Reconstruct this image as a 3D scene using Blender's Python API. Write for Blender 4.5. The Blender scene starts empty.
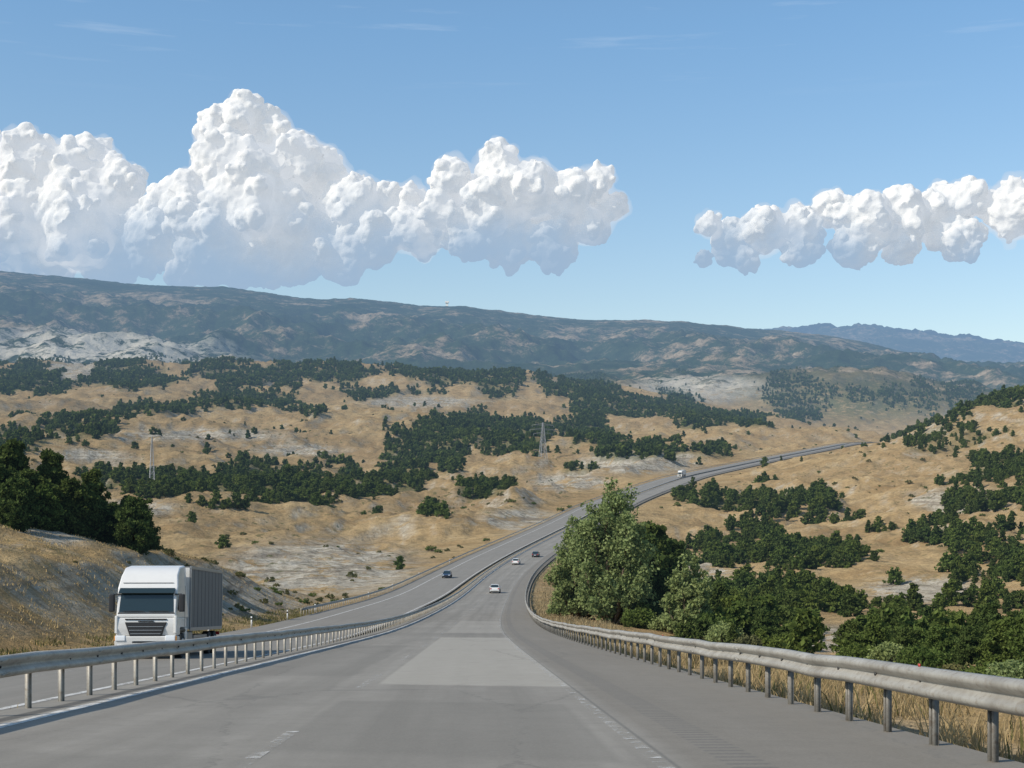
import bpy, bmesh, math, random, time
import numpy as np
from mathutils import Vector, Matrix
rng=np.random.default_rng(7); random.seed(7)
F=1400.0; HY=500.0
scene=bpy.context.scene
scene.view_settings.view_transform='Standard'; scene.view_settings.look='None'; scene.view_settings.exposure=0
# ------------------------------------------------------------ noise
def _h(ix,iy,seed):
    n=(ix.astype(np.int64)*374761393+iy.astype(np.int64)*668265263+seed*1442695041)&0xffffffff
    n=((n^(n>>13))*1274126177)&0xffffffff
    n=(n^(n>>16))&4095
    return n
_CA=np.cos(np.arange(4096)/4096*2*np.pi);_SA=np.sin(np.arange(4096)/4096*2*np.pi)
def perlin(x,y,seed=0):
    x0=np.floor(x);y0=np.floor(y);fx=x-x0;fy=y-y0
    def g(ax,ay):
        a=_h(x0+ax,y0+ay,seed); return _CA[a]*(fx-ax)+_SA[a]*(fy-ay)
    u=fx*fx*fx*(fx*(fx*6-15)+10);v=fy*fy*fy*(fy*(fy*6-15)+10)
    a=g(0,0);b=g(1,0);c=g(0,1);d=g(1,1)
    return ((a+(b-a)*u)+((c+(d-c)*u)-(a+(b-a)*u))*v)*1.5
def fbm(x,y,seed=0,o=4,r=.5):
    s=0;a=1;f=1
    for i in range(o):
        s=s+a*perlin(x*f,y*f,seed+i*17);a*=r;f*=2.03
    return s
def ridged(x,y,seed=0,o=4,r=.5):
    s=0;a=1;f=1
    for i in range(o):
        s=s+a*(1-2*np.abs(perlin(x*f,y*f,seed+i*17)));a*=r;f*=2.05
    return s
def sst(x): x=np.clip(x,0,1); return x*x*(3-2*x)
# ------------------------------------------------------------ road path
RY=[-200,0,50,100,150,200,250,320,420,500,600,800,1000,1300,1450,1700,2000]
RX=[3.55,-2.05,-3.45,-4.85,-5.0,-4.8,-4.1,-1.6,10.8,27,47,103,183,323,400,540,730]
RZ=[14.85,-1.35,-5.4,-9.4,-12.3,-14.7,-16.3,-16.5,-13.5,-8.9,-1.7,13,28,53.5,58,50,42]
YS=np.arange(-200,2001,2.0)
def smooth1(v,s):
    k=np.exp(-.5*(np.arange(-60,61)/s)**2);k/=k.sum()
    l=v[0]-(v[1]-v[0])*np.arange(60,0,-1); r=v[-1]+(v[-1]-v[-2])*np.arange(1,61)
    return np.convolve(np.concatenate([l,v,r]),k,'valid')
XS=smooth1(np.interp(YS,RY,RX),16);ZS=smooth1(np.interp(YS,RY,RZ),12)
XD=np.gradient(XS,YS);ZD=np.gradient(ZS,YS)
def rx(y):return np.interp(y,YS,XS)
def rz(y):return np.interp(y,YS,ZS)
def rd(y):return np.interp(y,YS,XD)
def rzd(y):return np.interp(y,YS,ZD)
def ldrop(y): return .45*(1-sst((y-90)/100.))
def rpoint(y,off):
    d=rd(y);n=np.sqrt(1+d*d)
    return rx(y)+off/n, y-off*d/n, rz(y)-(ldrop(y) if off<-6.3 else 0)
def rproj(X,Y):
    Yp=np.clip(Y,-200,2000).astype(float)
    for i in range(3):
        d=rd(Yp);n2=1+d*d
        Yp=np.clip(Yp+((X-rx(Yp))*d+(Y-Yp))/n2,-200,2000)
    d=rd(Yp);n=np.sqrt(1+d*d)
    lat=((X-rx(Yp))-(Y-Yp)*d)/n
    return Yp,lat
# ------------------------------------------------------------ terrain table
def row(Y,pts): return (Y,[((p-512)/F*Y,(HY-q)/F*Y) for p,q in pts])
rows=[
(-80,[(-90,14),(-40,8),(-18,5),(8,5),(20,2),(60,-4),(120,-6)]),
(0,[(-90,8),(-40,3),(-20,-1.8),(8,-1.8),(20,-5),(50,-9),(120,-10)]),
(50,[(-100,6),(-45,1.0),(-30,-3.8),(-21,-5.8),(6,-6),(18,-8),(40,-9.5),(120,-11)]),
(90,[(-120,6),(-60,1.5),(-40,-2.0),(-30,-5.0),(-24,-7.6),(6,-9.6),(18,-10.5),(34,-11),(120,-12)]),
(125,[(-140,5),(-80,2),(-46,-2.0),(-35,-4.6),(-27,-7.6),(-22,-10),(7,-11.6),(20,-13),(34,-14),(120,-15)]),
(165,[(-160,2),(-90,-1),(-60,-3.2),(-37,-6.6),(-29.5,-9.2),(-24,-11.5),(6,-13.8),(20,-15.5),(45,-16.5),(120,-17)]),
row(205,[(-500,570),(0,572),(180,580),(270,588),(345,599),(480,601),(600,616),(800,618),(1024,622),(1500,610)]),
row(260,[(-500,570),(0,590),(200,602),(400,600),(480,592),(600,606),(800,606),(1024,610),(1500,600)]),
row(350,[(-500,540),(0,558),(200,562),(400,575),(512,566),(600,588),(800,580),(1024,572),(1500,545)]),
row(450,[(-500,510),(0,525),(200,535),(400,550),(520,540),(590,540),(660,562),(800,550),(1024,525),(1500,495)]),
row(600,[(-500,480),(0,490),(200,503),(400,518),(560,510),(640,504),(720,514),(850,512),(1024,472),(1500,440)]),
row(800,[(-500,455),(0,462),(200,474),(400,489),(600,487),(720,477),(820,480),(900,460),(1024,430),(1500,400)]),
row(1000,[(-500,437),(0,444),(200,452),(400,466),(600,465),(790,461),(850,452),(940,418),(1024,394),(1500,370)]),
row(1300,[(-500,418),(0,424),(200,431),(400,443),(600,449),(750,446),(870,443),(950,432),(1024,415),(1500,385)]),
row(1700,[(-500,398),(0,403),(200,410),(400,420),(600,428),(800,440),(900,446),(1024,440),(1500,420)]),
row(2200,[(-500,380),(0,384),(200,390),(400,398),(600,410),(800,430),(1024,450),(1500,440)]),
row(2800,[(-500,360),(0,362),(200,364),(400,366),(520,370),(600,386),(700,406),(800,436),(1024,460),(1500,450)]),
row(3500,[(-500,395),(0,392),(400,392),(600,406),(700,412),(800,418),(1024,440),(1500,440)]),
row(4300,[(-500,375),(0,375),(200,380),(400,385),(600,386),(650,376),(740,382),(800,372),(860,367),(920,372),(980,391),(1024,402),(1500,400)]),
row(5200,[(-500,345),(0,338),(60,328),(130,331),(200,350),(260,375),(400,382),(600,382),(800,388),(1024,400),(1500,405)]),
row(6000,[(-500,350),(0,350),(200,366),(400,376),(600,379),(800,382),(1024,394),(1500,400)]),
row(7700,[(-500,307),(0,314),(200,327),(400,340),(600,347),(800,359),(1024,385),(1500,395)]),
row(9800,[(-500,258),(0,270),(150,284),(230,286),(300,298),(360,295),(430,306),(470,301),(560,315),(680,318),(740,328),(800,331),(870,343),(940,358),(1024,374),(1500,395)]),
row(12000,[(-500,300),(0,305),(400,330),(800,365),(1024,388),(1500,395)]),
row(16500,[(-500,380),(0,380),(800,380),(1500,385)]),
row(22000,[(-500,340),(0,340),(700,334),(800,325),(850,323),(920,332),(1000,343),(1024,346),(1500,355)]),
row(27000,[(-500,380),(1500,380)]),
]
NV,NU=420,260
vg=np.linspace(math.log(-80+130),math.log(27000+130),NV); ug=np.linspace(-1.3,1.3,NU)
M=np.array([np.interp(ug*(Y+130),[p[0] for p in P],[p[1] for p in P]) for Y,P in rows])
rv=np.array([math.log(r[0]+130) for r in rows])
G=np.array([np.interp(vg,rv,M[:,j]) for j in range(NU)]).T
def blur(A,s,ax):
    r=int(3*s)+1;k=np.exp(-.5*(np.arange(-r,r+1)/s)**2);k/=k.sum()
    pad=[(0,0),(0,0)];pad[ax]=(r,r);B=np.pad(A,pad,mode='edge')
    return np.apply_along_axis(lambda v:np.convolve(v,k,'valid'),ax,B)
G=blur(blur(G,2.4,0),1.3,1)
def bilin(u,v):
    a=np.clip((v-vg[0])/(vg[1]-vg[0]),0,NV-1.001);b=np.clip((u-ug[0])/(ug[1]-ug[0]),0,NU-1.001)
    i=a.astype(int);j=b.astype(int);fa=a-i;fb=b-j
    return (G[i,j]*(1-fb)+G[i,j+1]*fb)*(1-fa)+(G[i+1,j]*(1-fb)+G[i+1,j+1]*fb)*fa
def H(X,Y):
    X=np.asarray(X,float);Y=np.asarray(Y,float)
    z=bilin(X/(Y+130),np.log(Y+130))
    near=sst((Y-200)/800.)*(1-sst((Y-3200)/2000.))
    n=fbm(X/190+3.1,Y/230,11,3)*13.*near
    n+=(ridged(X/70,Y/85,31,4,.58)-.3)*4.6*sst((Y-150)/500.)*(1-sst((Y-3500)/2500.))
    n+=fbm(X/22,Y/22,51,3)*(.4+.6*sst((Y-150)/300))
    n+=(ridged(X/9,Y/11,61,3)-.3)*.42*sst((Y-40)/40)*(1-sst((Y-500)/300.))
    n+=fbm(X/5,Y/5,71,2)*.10
    mt=sst((Y-4300)/2500.)
    n+=mt*(1-.78*sst((Y-7600)/1500.)*(1-sst((Y-10800)/800.)))*(ridged(X/1300+.3,Y/1500,91,6,.6)*88+fbm(X/3800,Y/4200,97,2)*30-55)
    md=np.exp(-((Y-4700)/900.)**2)
    n+=md*(ridged(X/300,Y/380,95,4)-.6)*26
    Yp,lat=rproj(X,Y)
    d=np.maximum(np.maximum(lat-8.0,-17.5-lat),0)
    B=np.where(lat<0,12.,13.)+.03*np.clip(Y-100,0,2000)
    w=sst(d/B)
    w=np.maximum(w,sst((Y-1420)/250.))
    zr=rz(Yp)-.16-.0003*np.clip(Yp,0,3000)-ldrop(Yp)*sst((-4.6-lat)/1.6)
    nat=z+n*w
    nw=sst(d/3)*fbm(X/5,Y/5,71,2)*.08
    return zr*(1-w)+nat*w+nw
def H1(x,y): return float(H(np.array([x]),np.array([y]))[0])
def W(px,Y): return (px-512)/F*Y
# ------------------------------------------------------------ mesh helpers
def mesh_np(name,V,Fq,mats=(),uv=None,smooth=False,attrs=None,midx=None):
    V=np.asarray(V,np.float32);Fq=np.asarray(Fq,np.int32);k=Fq.shape[1]
    me=bpy.data.meshes.new(name);me.vertices.add(len(V));me.vertices.foreach_set('co',V.ravel())
    me.loops.add(Fq.size);me.loops.foreach_set('vertex_index',Fq.ravel())
    me.polygons.add(len(Fq));me.polygons.foreach_set('loop_start',np.arange(0,Fq.size,k,dtype=np.int32))
    me.polygons.foreach_set('loop_total',np.full(len(Fq),k,np.int32))
    if smooth: me.polygons.foreach_set('use_smooth',np.ones(len(Fq),bool))
    for m in mats: me.materials.append(m)
    if midx is not None: me.polygons.foreach_set('material_index',np.asarray(midx,np.int32))
    if uv is not None:
        l=me.uv_layers.new(name='UVMap');l.data.foreach_set('uv',np.asarray(uv,np.float32)[Fq.ravel()].ravel())
    if attrs:
        for n,a in attrs.items():
            t=me.attributes.new(n,'FLOAT','POINT');t.data.foreach_set('value',np.asarray(a,np.float32))
    me.update(calc_edges=True)
    return me
def obj(name,me,parent=None,loc=(0,0,0),rot=(0,0,0),scale=(1,1,1)):
    o=bpy.data.objects.new(name,me);scene.collection.objects.link(o)
    o.location=loc;o.rotation_euler=rot;o.scale=scale
    if parent: o.parent=parent
    return o
def empty(name,loc=(0,0,0),rot=(0,0,0)):
    o=obj(name,None,None,loc,rot);o.empty_display_size=.5;return o
# ------------------------------------------------------------ material helpers
class NT:
    def __init__(s,name):
        s.m=bpy.data.materials.new(name);s.m.use_nodes=True;s.t=s.m.node_tree;s.t.nodes.clear()
        s.out=s.t.nodes.new('ShaderNodeOutputMaterial')
    def n(s,ty,ins=None,**kw):
        x=s.t.nodes.new(ty)
        for k,v in kw.items(): setattr(x,k,v)
        for k,v in (ins or {}).items():
            if isinstance(v,bpy.types.NodeSocket): s.t.links.new(v,x.inputs[k])
            else: x.inputs[k].default_value=v
        return x
    def math(s,op,a,b=0,clamp=False):
        x=s.n('ShaderNodeMath',{0:a,1:b},operation=op);x.use_clamp=clamp;return x.outputs[0]
    def noise(s,vec,scale,detail=5,rough=.55,dist=0):
        return s.n('ShaderNodeTexNoise',{'Vector':vec,'Scale':scale,'Detail':detail,'Roughness':rough,'Distortion':dist}).outputs[0]
    def ramp(s,f,st):
        x=s.n('ShaderNodeValToRGB',{0:f});e=x.color_ramp.elements
        while len(e)<len(st): e.new(.5)
        for i,(p,c) in enumerate(st):
            e[i].position=p;e[i].color=(c if len(c)==4 else (*c,1)) if not isinstance(c,(int,float)) else (c,c,c,1)
        return x.outputs[0]
    def mix(s,f,a,b,mode='MIX'):
        x=s.n('ShaderNodeMix',data_type='RGBA',blend_type=mode)
        for k,v in ((0,f),(6,a),(7,b)):
            if isinstance(v,bpy.types.NodeSocket): s.t.links.new(v,x.inputs[k])
            else: x.inputs[k].default_value=v if k==0 else (*v[:3],1)
        return x.outputs[2]
    def pos(s): return s.n('ShaderNodeNewGeometry').outputs['Position']
    def attr(s,n): return s.n('ShaderNodeAttribute',attribute_name=n).outputs['Fac']
    def haze(s,sh,L=13500.,col=(.21,.34,.52)):  # aerial haze painted as emission, growing with distance from world origin
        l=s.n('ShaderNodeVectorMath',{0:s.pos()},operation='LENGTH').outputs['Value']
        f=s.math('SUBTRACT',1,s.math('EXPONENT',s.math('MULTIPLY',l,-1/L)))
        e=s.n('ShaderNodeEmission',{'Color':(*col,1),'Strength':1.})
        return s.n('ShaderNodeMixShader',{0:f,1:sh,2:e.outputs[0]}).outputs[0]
    def fin(s,sh): s.t.links.new(sh,s.out.inputs[0]);s.m.cycles.emission_sampling='NONE';return s.m
def simple(name,col,rough=.5,metal=0,noise=0,nscale=8,coat=0,emit=0):
    t=NT(name);c=(*col,1)
    if noise:
        tc=t.n('ShaderNodeTexCoord').outputs['Object']
        f=t.noise(tc,nscale,6,.6)
        c=t.mix(t.math('MULTIPLY',f,1),tuple(x*(1-noise) for x in col),tuple(min(1,x*(1+noise)) for x in col))
    b=t.n('ShaderNodeBsdfPrincipled',{'Base Color':c,'Roughness':rough,'Metallic':metal,'Coat Weight':coat})
    return t.fin(b.outputs[0])
def m_terrain():
    t=NT('dry_grass_ground');p=t.pos()
    n1=t.noise(p,.006,6,.6);n2=t.noise(p,.04,6,.66);n4=t.noise(p,.13,7,.72,.4)
    dry=t.ramp(n2,[(.3,(.24,.155,.072)),(.46,(.365,.253,.124)),(.6,(.43,.313,.163)),(.76,(.34,.245,.132))])
    dry=t.mix(t.ramp(n1,[(.42,0),(.62,.65)]),dry,(.28,.19,.098))
    dry=t.mix(t.ramp(n4,[(.49,0),(.62,.7)]),dry,(.18,.138,.076))
    dry=t.mix(t.ramp(t.noise(p,.09,8,.75,.8),[(.56,0),(.67,.5)]),dry,(.42,.35,.24))
    dry=t.mix(t.ramp(t.noise(p,.7,4,.65),[(.38,.5),(.6,0)]),dry,(.18,.13,.07))
    nz=t.n('ShaderNodeSeparateXYZ',{0:t.n('ShaderNodeNewGeometry').outputs['Normal']}).outputs[2]
    rockc=t.ramp(t.noise(p,.35,8,.75,.6),[(.34,(.13,.108,.08)),(.5,(.36,.32,.25)),(.68,(.52,.485,.41))])
    sp=t.n('ShaderNodeSeparateXYZ',{0:p})
    bv=t.n('ShaderNodeCombineXYZ',{0:t.math('MULTIPLY',sp.outputs[0],.02),1:t.math('MULTIPLY',sp.outputs[1],.02),2:t.math('MULTIPLY',sp.outputs[2],.9)}).outputs[0]
    band=t.ramp(t.noise(bv,1.0,5,.7,.5),[(.38,.75),(.50,0)])
    rockc=t.mix(band,rockc,(.16,.13,.095))
    steep=t.ramp(nz,[(.84,1),(.95,0)])
    rk=t.math('ADD',t.math('MULTIPLY',t.attr('rock'),1.6),t.math('MULTIPLY',steep,.8))
    rk=t.math('MULTIPLY',rk,t.ramp(t.noise(p,.05,8,.78,.8),[(.42,0),(.50,1)]),True)
    c=t.mix(rk,dry,rockc)
    gr=t.math('MULTIPLY',t.attr('green'),t.ramp(t.noise(p,.05,7,.7),[(.36,0),(.5,1)]),True)
    gcol=t.ramp(t.noise(p,.3,4,.7),[(.35,(.04,.055,.02)),(.65,(.11,.12,.05))])
    c=t.mix(t.math('MULTIPLY',gr,.8),c,gcol)
    sc=t.ramp(t.noise(p,.34,3,.6),[(.60,0),(.65,.8)])
    sc=t.math('MULTIPLY',sc,t.ramp(t.noise(p,.012,4,.65),[(.40,0),(.55,1)]))
    c=t.mix(sc,c,(.085,.09,.04))
    gv=t.math('MULTIPLY',t.attr('verge'),t.ramp(t.noise(p,.9,6,.7),[(.3,.4),(.6,1)]),True)
    c=t.mix(gv,c,(.27,.22,.15))
    mn=t.noise(p,.0016,9,.70,.3);mn2=t.noise(p,.010,8,.76)
    mm=t.math('ADD',t.math('MULTIPLY',mn,.5),t.math('MULTIPLY',mn2,.5))
    mc=t.ramp(mm,[(.40,(.018,.038,.014)),(.50,(.042,.062,.026)),(.53,(.11,.105,.06)),(.565,(.29,.22,.135)),(.65,(.46,.38,.27))])
    mc=t.mix(t.math('MULTIPLY',t.attr('green'),t.ramp(mn2,[(.5,.9),(.62,.2)])),mc,(.035,.052,.022))
    mc=t.mix(t.math('MULTIPLY',t.attr('rock'),t.ramp(mn2,[(.43,0),(.51,1)])),mc,(.58,.53,.43))
    c=t.mix(t.attr('mtn'),c,mc)
    b1=t.n('ShaderNodeBump',{'Height':t.noise(p,.25,7,.72),'Strength':.8,'Distance':1.4})
    b2=t.n('ShaderNodeBump',{'Height':t.noise(p,.012,8,.7),'Strength':.8,'Normal':b1.outputs[0]})
    t.t.links.new(t.math('ADD',t.math('MULTIPLY',t.attr('mtn'),34.),3.),b2.inputs['Distance'])
    b=t.n('ShaderNodeBsdfDiffuse',{'Color':c,'Roughness':.5,'Normal':b2.outputs[0]})
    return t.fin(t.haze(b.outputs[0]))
def m_leaf(name,dark,light,trans=.25,nscale=.45):
    t=NT(name);g=t.n('ShaderNodeNewGeometry');oi=t.n('ShaderNodeObjectInfo')
    f=t.math('ADD',t.math('MULTIPLY',g.outputs['Random Per Island'],.45),t.math('MULTIPLY',t.noise(g.outputs['Position'],nscale,2,.6),.55))
    c=t.ramp(f,[(.2,dark),(.8,light)])
    c=t.mix(t.math('MULTIPLY',oi.outputs['Random'],.4),c,(light[0]*1.25,light[1]*1.05,light[2]*.8))
    d=t.n('ShaderNodeBsdfDiffuse',{'Color':c});tr=t.n('ShaderNodeBsdfTranslucent',{'Color':c})
    m=t.n('ShaderNodeMixShader',{0:trans,1:d.outputs[0],2:tr.outputs[0]})
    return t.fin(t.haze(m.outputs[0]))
def m_asphalt(name,left=False):
    t=NT(name);uv=t.n('ShaderNodeUVMap').outputs[0];p=t.pos()
    s=t.n('ShaderNodeSeparateXYZ',{0:uv});u=s.outputs[0];v=s.outputs[1]
    st=t.n('ShaderNodeCombineXYZ',{0:t.math('MULTIPLY',u,1.6),1:t.math('MULTIPLY',v,.045)}).outputs[0]
    streak=t.noise(st,1.0,6,.6);blot=t.noise(p,.16,6,.65);fine=t.noise(p,28,4,.8);mid=t.noise(p,2.2,6,.7)
    c=t.ramp(streak,[(.3,(.20,.182,.153)),(.5,(.265,.242,.205)),(.7,(.31,.285,.245))])
    c=t.mix(t.ramp(blot,[(.4,.0),(.65,.55)]),c,(.18,.163,.138))
    c=t.mix(t.ramp(mid,[(.3,.4),(.55,0)]),c,(.15,.136,.114))
    def box(x,a,b,e):
        A=t.n('ShaderNodeMapRange',{0:x,1:a-e,2:a+e});B=t.n('ShaderNodeMapRange',{0:x,1:b-e,2:b+e})
        return t.math('SUBTRACT',A.outputs[0],B.outputs[0],True)
    if not left:
        c=t.mix(t.math('MULTIPLY',box(u,3.95,9,.12),.7),c,t.mix(mid,(.125,.108,.084),(.195,.168,.132)))
        for a,b in ((.75,1.35),(2.4,3.0),(-3.1,-2.5),(-1.3,-.7)):
            c=t.mix(t.math('MULTIPLY',box(u,a,b,.25),.32),c,(.13,.118,.098))
        c=t.mix(t.math('MULTIPLY',box(u,1.6,2.2,.3),t.ramp(blot,[(.35,.1),(.6,.4)])),c,(.11,.10,.085))
        vv=t.math('ADD',t.math('ADD',v,t.math('MULTIPLY',u,.35)),t.math('MULTIPLY',mid,.5))
        pt=t.math('MULTIPLY',box(vv,27.,75.,.25),box(u,.25,3.85,.04))
        c=t.mix(t.math('MULTIPLY',pt,.75),c,t.mix(mid,(.32,.292,.24),(.44,.405,.345)))
        pt=t.math('MULTIPLY',box(vv,88.,125.,.4),box(u,.2,3.7,.05))
        c=t.mix(t.math('MULTIPLY',pt,.45),c,(.36,.33,.28))
        for a,b,e0,e1,k in ((14.,22.,.0,3.4,.5),(30.,58.,-3.2,-.6,.4),(78.,86.,-3.5,3.7,.35),(9.,13.2,-3.4,-.3,.4),(128.,150.,-3.5,-.2,.4)):
            pt=t.math('MULTIPLY',box(vv,a,b,.2),box(u,e0,e1,.05))
            c=t.mix(t.math('MULTIPLY',pt,k),c,(.15,.137,.115))
        wv=t.math('GREATER_THAN',t.math('SINE',t.math('MULTIPLY',v,21.)),.2)
        c=t.mix(t.math('MULTIPLY',t.math('MULTIPLY',wv,box(u,4.3,4.7,.02)),.6),c,(.09,.085,.08))
        c=t.mix(t.math('MULTIPLY',box(u,3.82,3.86,.015),.6),c,(.07,.07,.065))
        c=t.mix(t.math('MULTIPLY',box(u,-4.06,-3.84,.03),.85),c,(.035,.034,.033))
    else:
        c=t.mix(.5,c,(.17,.155,.132))
    vo=t.n('ShaderNodeTexVoronoi',{'Vector':t.n('ShaderNodeCombineXYZ',{0:t.math('MULTIPLY',t.math('ADD',u,t.math('MULTIPLY',mid,.8)),.35),1:t.math('MULTIPLY',v,.07)}).outputs[0],'Scale':1.},feature='DISTANCE_TO_EDGE')
    cr=t.ramp(vo.outputs['Distance'],[(.003,.4),(.010,0)])
    cr=t.math('MULTIPLY',cr,t.ramp(blot,[(.42,0),(.52,1)]))
    c=t.mix(cr,c,(.08,.075,.065))
    c=t.mix(t.math('MULTIPLY',fine,.5),c,t.mix(fine,(.065,.06,.05),(.43,.40,.34)))
    b=t.n('ShaderNodeBump',{'Height':fine,'Strength':.25,'Distance':.01})
    bs=t.n('ShaderNodeBsdfPrincipled',{'Base Color':c,'Roughness':.85,'Normal':b.outputs[0],'Specular IOR Level':.25})
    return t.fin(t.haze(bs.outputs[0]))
def m_paint(wear):
    t=NT('road_paint');p=t.pos()
    f=t.ramp(t.noise(p,3.5,8,.75),[(wear-.08,0),(wear+.1,1)])
    tr=t.n('ShaderNodeBsdfTransparent');d=t.n('ShaderNodeBsdfPrincipled',{'Base Color':(.62,.60,.55,1),'Roughness':.7})
    m=t.n('ShaderNodeMixShader',{0:f,1:tr.outputs[0],2:d.outputs[0]})
    return t.fin(t.haze(m.outputs[0]))
def m_metal(name='galvanised_steel',k=1.,rust=.6):
    t=NT(name);p=t.pos()
    n=t.noise(p,1.3,8,.7);n2=t.noise(p,14,4,.7)
    c=t.ramp(n,[(.3,(.24*k,.22*k,.185*k)),(.5,(.35*k,.33*k,.285*k)),(.7,(.44*k,.42*k,.37*k))])
    c=t.mix(t.ramp(n2,[(.50,0),(.70,rust)]),c,(.19*k,.145*k,.10*k))
    b=t.n('ShaderNodeBsdfPrincipled',{'Base Color':c,'Roughness':.55,'Metallic':.25})
    return t.fin(t.haze(b.outputs[0]))
MT=m_terrain()
M_pine=m_leaf('pine_needles',(.042,.074,.017),(.145,.19,.052),.32)
M_pine2=m_leaf('pine_needles_dark',(.028,.052,.014),(.10,.135,.042),.3)
M_shrub=m_leaf('scrub_leaves',(.06,.07,.028),(.17,.17,.075),.25)
M_decid=m_leaf('poplar_leaves',(.12,.17,.06),(.29,.345,.145),.35,.7)
M_grass=m_leaf('dry_straw',(.20,.15,.075),(.44,.35,.20),.25,1.2)
M_grass2=m_leaf('golden_straw',(.34,.24,.11),(.60,.46,.24),.3,.5)
M_bark=simple('bark',(.12,.09,.06),.9,0,.4,12)
MA=m_asphalt('asphalt');MAL=m_asphalt('asphalt_old',True)
MP1=m_paint(.43);MP2=m_paint(.58);MM=m_metal();MMP=m_metal('shade_toned_steel_post',.42,.8)  # right posts: shade behind the beam painted in as darker steel, plus rust
# ------------------------------------------------------------ terrain mesh
NC,NR=720,900
uu=np.linspace(-.60,.60,NC);vv=np.linspace(math.log(-60+130),math.log(26500+130),NR)
Yg=np.exp(vv)-130
YY=np.repeat(Yg[:,None],NC,1);XX=uu[None,:]*(YY+130)
ZZ=H(XX,YY)
PX=512+F*XX/np.maximum(YY,1);PY=HY-F*ZZ/np.maximum(YY,1)
def ell(PX,PY,cx,cy,ax,ay): return sst(1.35-np.sqrt(((PX-cx)/ax)**2+((PY-cy)/ay)**2)/1.0)
rock=np.zeros_like(XX);green=np.zeros_like(XX)
far=lambda a,b:((YY>a)&(YY<b)).astype(float)
for (cx,cy,ax_,ay_,a,b,s) in [(320,568,100,28,200,520,1),(30,532,80,16,90,200,.8),(250,600,90,18,80,210,.6),(702,389,75,14,3300,5000,1),(90,350,150,26,4300,6200,1),
    (920,590,60,14,150,500,.9),(70,372,55,10,1500,3200,1),(640,462,60,12,500,1200,1),(200,435,90,7,700,1800,.7),(830,640,60,14,100,240,.9),(700,575,36,14,200,500,.9),(420,402,60,6,1500,2400,.8),(520,520,40,12,350,700,.8),(130,508,50,9,350,700,.8),(960,500,50,12,400,800,.8),(570,482,40,8,600,1000,.9),(300,450,50,6,700,1300,.7),(90,455,40,6,600,1200,.7)]:
    rock=np.maximum(rock,s*ell(PX,PY,cx,cy,ax_,ay_)*far(a,b))
green=np.maximum(green,ell(PX,PY,865,398,125,26)*far(3000,5200))
# ------------------------------------------------------------ tree masks
REG=[(255,480,145,20,1),(335,500,65,12,1),(225,507,60,8,.8),(290,371,260,13,1),(480,377,130,14,1),(560,390,100,12,1),(640,405,70,12,1),
(490,430,118,22,1),(590,440,36,15,.9),(710,422,55,9,1),(670,452,50,9,.7),(240,402,46,10,1),(310,410,28,6,.7),(85,425,66,14,.8),(30,378,54,18,1),
(15,440,30,14,.9),(450,468,26,8,.9),(485,490,24,9,1),(500,522,20,10,.9),(430,512,20,7,.8),(870,396,130,26,1),(400,475,30,8,.7),(150,410,40,7,.6),
(755,505,66,16,1),(735,548,55,21,1),(810,560,70,14,.8),(770,600,70,19,1),(1005,482,50,32,1),(960,540,78,15,.9),(960,440,60,12,.5),
(890,612,130,9,.6),(760,640,72,18,.9),(950,650,95,17,.9),(1010,575,45,19,.8),(690,620,50,25,.9),(400,392,64,8,.8),(130,380,90,9,1),(860,530,48,9,.5),(570,470,26,6,.6)]
def forest_w(PX,PY,X,Y):
    w=np.zeros_like(PX)
    nz=fbm(X/(18+Y*.03),Y/(30+Y*.06),201,3)+.35*fbm(X/(7+Y*.01),Y/(12+Y*.02),221,2)
    for cx,cy,ax,ay,d in REG:
        e=1-np.sqrt(((PX-cx)/ax)**2+((PY-cy)/ay)**2)+.85*nz
        w=np.maximum(w,d*sst(e*3.2-.15))
    out=(PX<-15)|(PX>1040)
    w=np.where(out,sst(nz*2.0-.1)*.8,w)
    return w
green=np.maximum(green,forest_w(PX,PY,XX,YY)*far(600,6000)*.9)
mtn=sst((YY-3600)/900.)
_,LAT=rproj(XX,YY)
dd=np.maximum(np.maximum(LAT-7.0,-17.0-LAT),0);verge=(1-sst(dd/2.2))*(YY<1500)
idx=np.arange(NC*NR).reshape(NR,NC)
FQ=np.stack([idx[:-1,:-1],idx[:-1,1:],idx[1:,1:],idx[1:,:-1]],-1).reshape(-1,4)
me=mesh_np('terrain',np.stack([XX,YY,ZZ],-1).reshape(-1,3),FQ,[MT],smooth=True,
    attrs={'rock':rock.ravel(),'green':green.ravel(),'mtn':mtn.ravel(),'verge':verge.ravel()})
obj('terrain',me)
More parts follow.
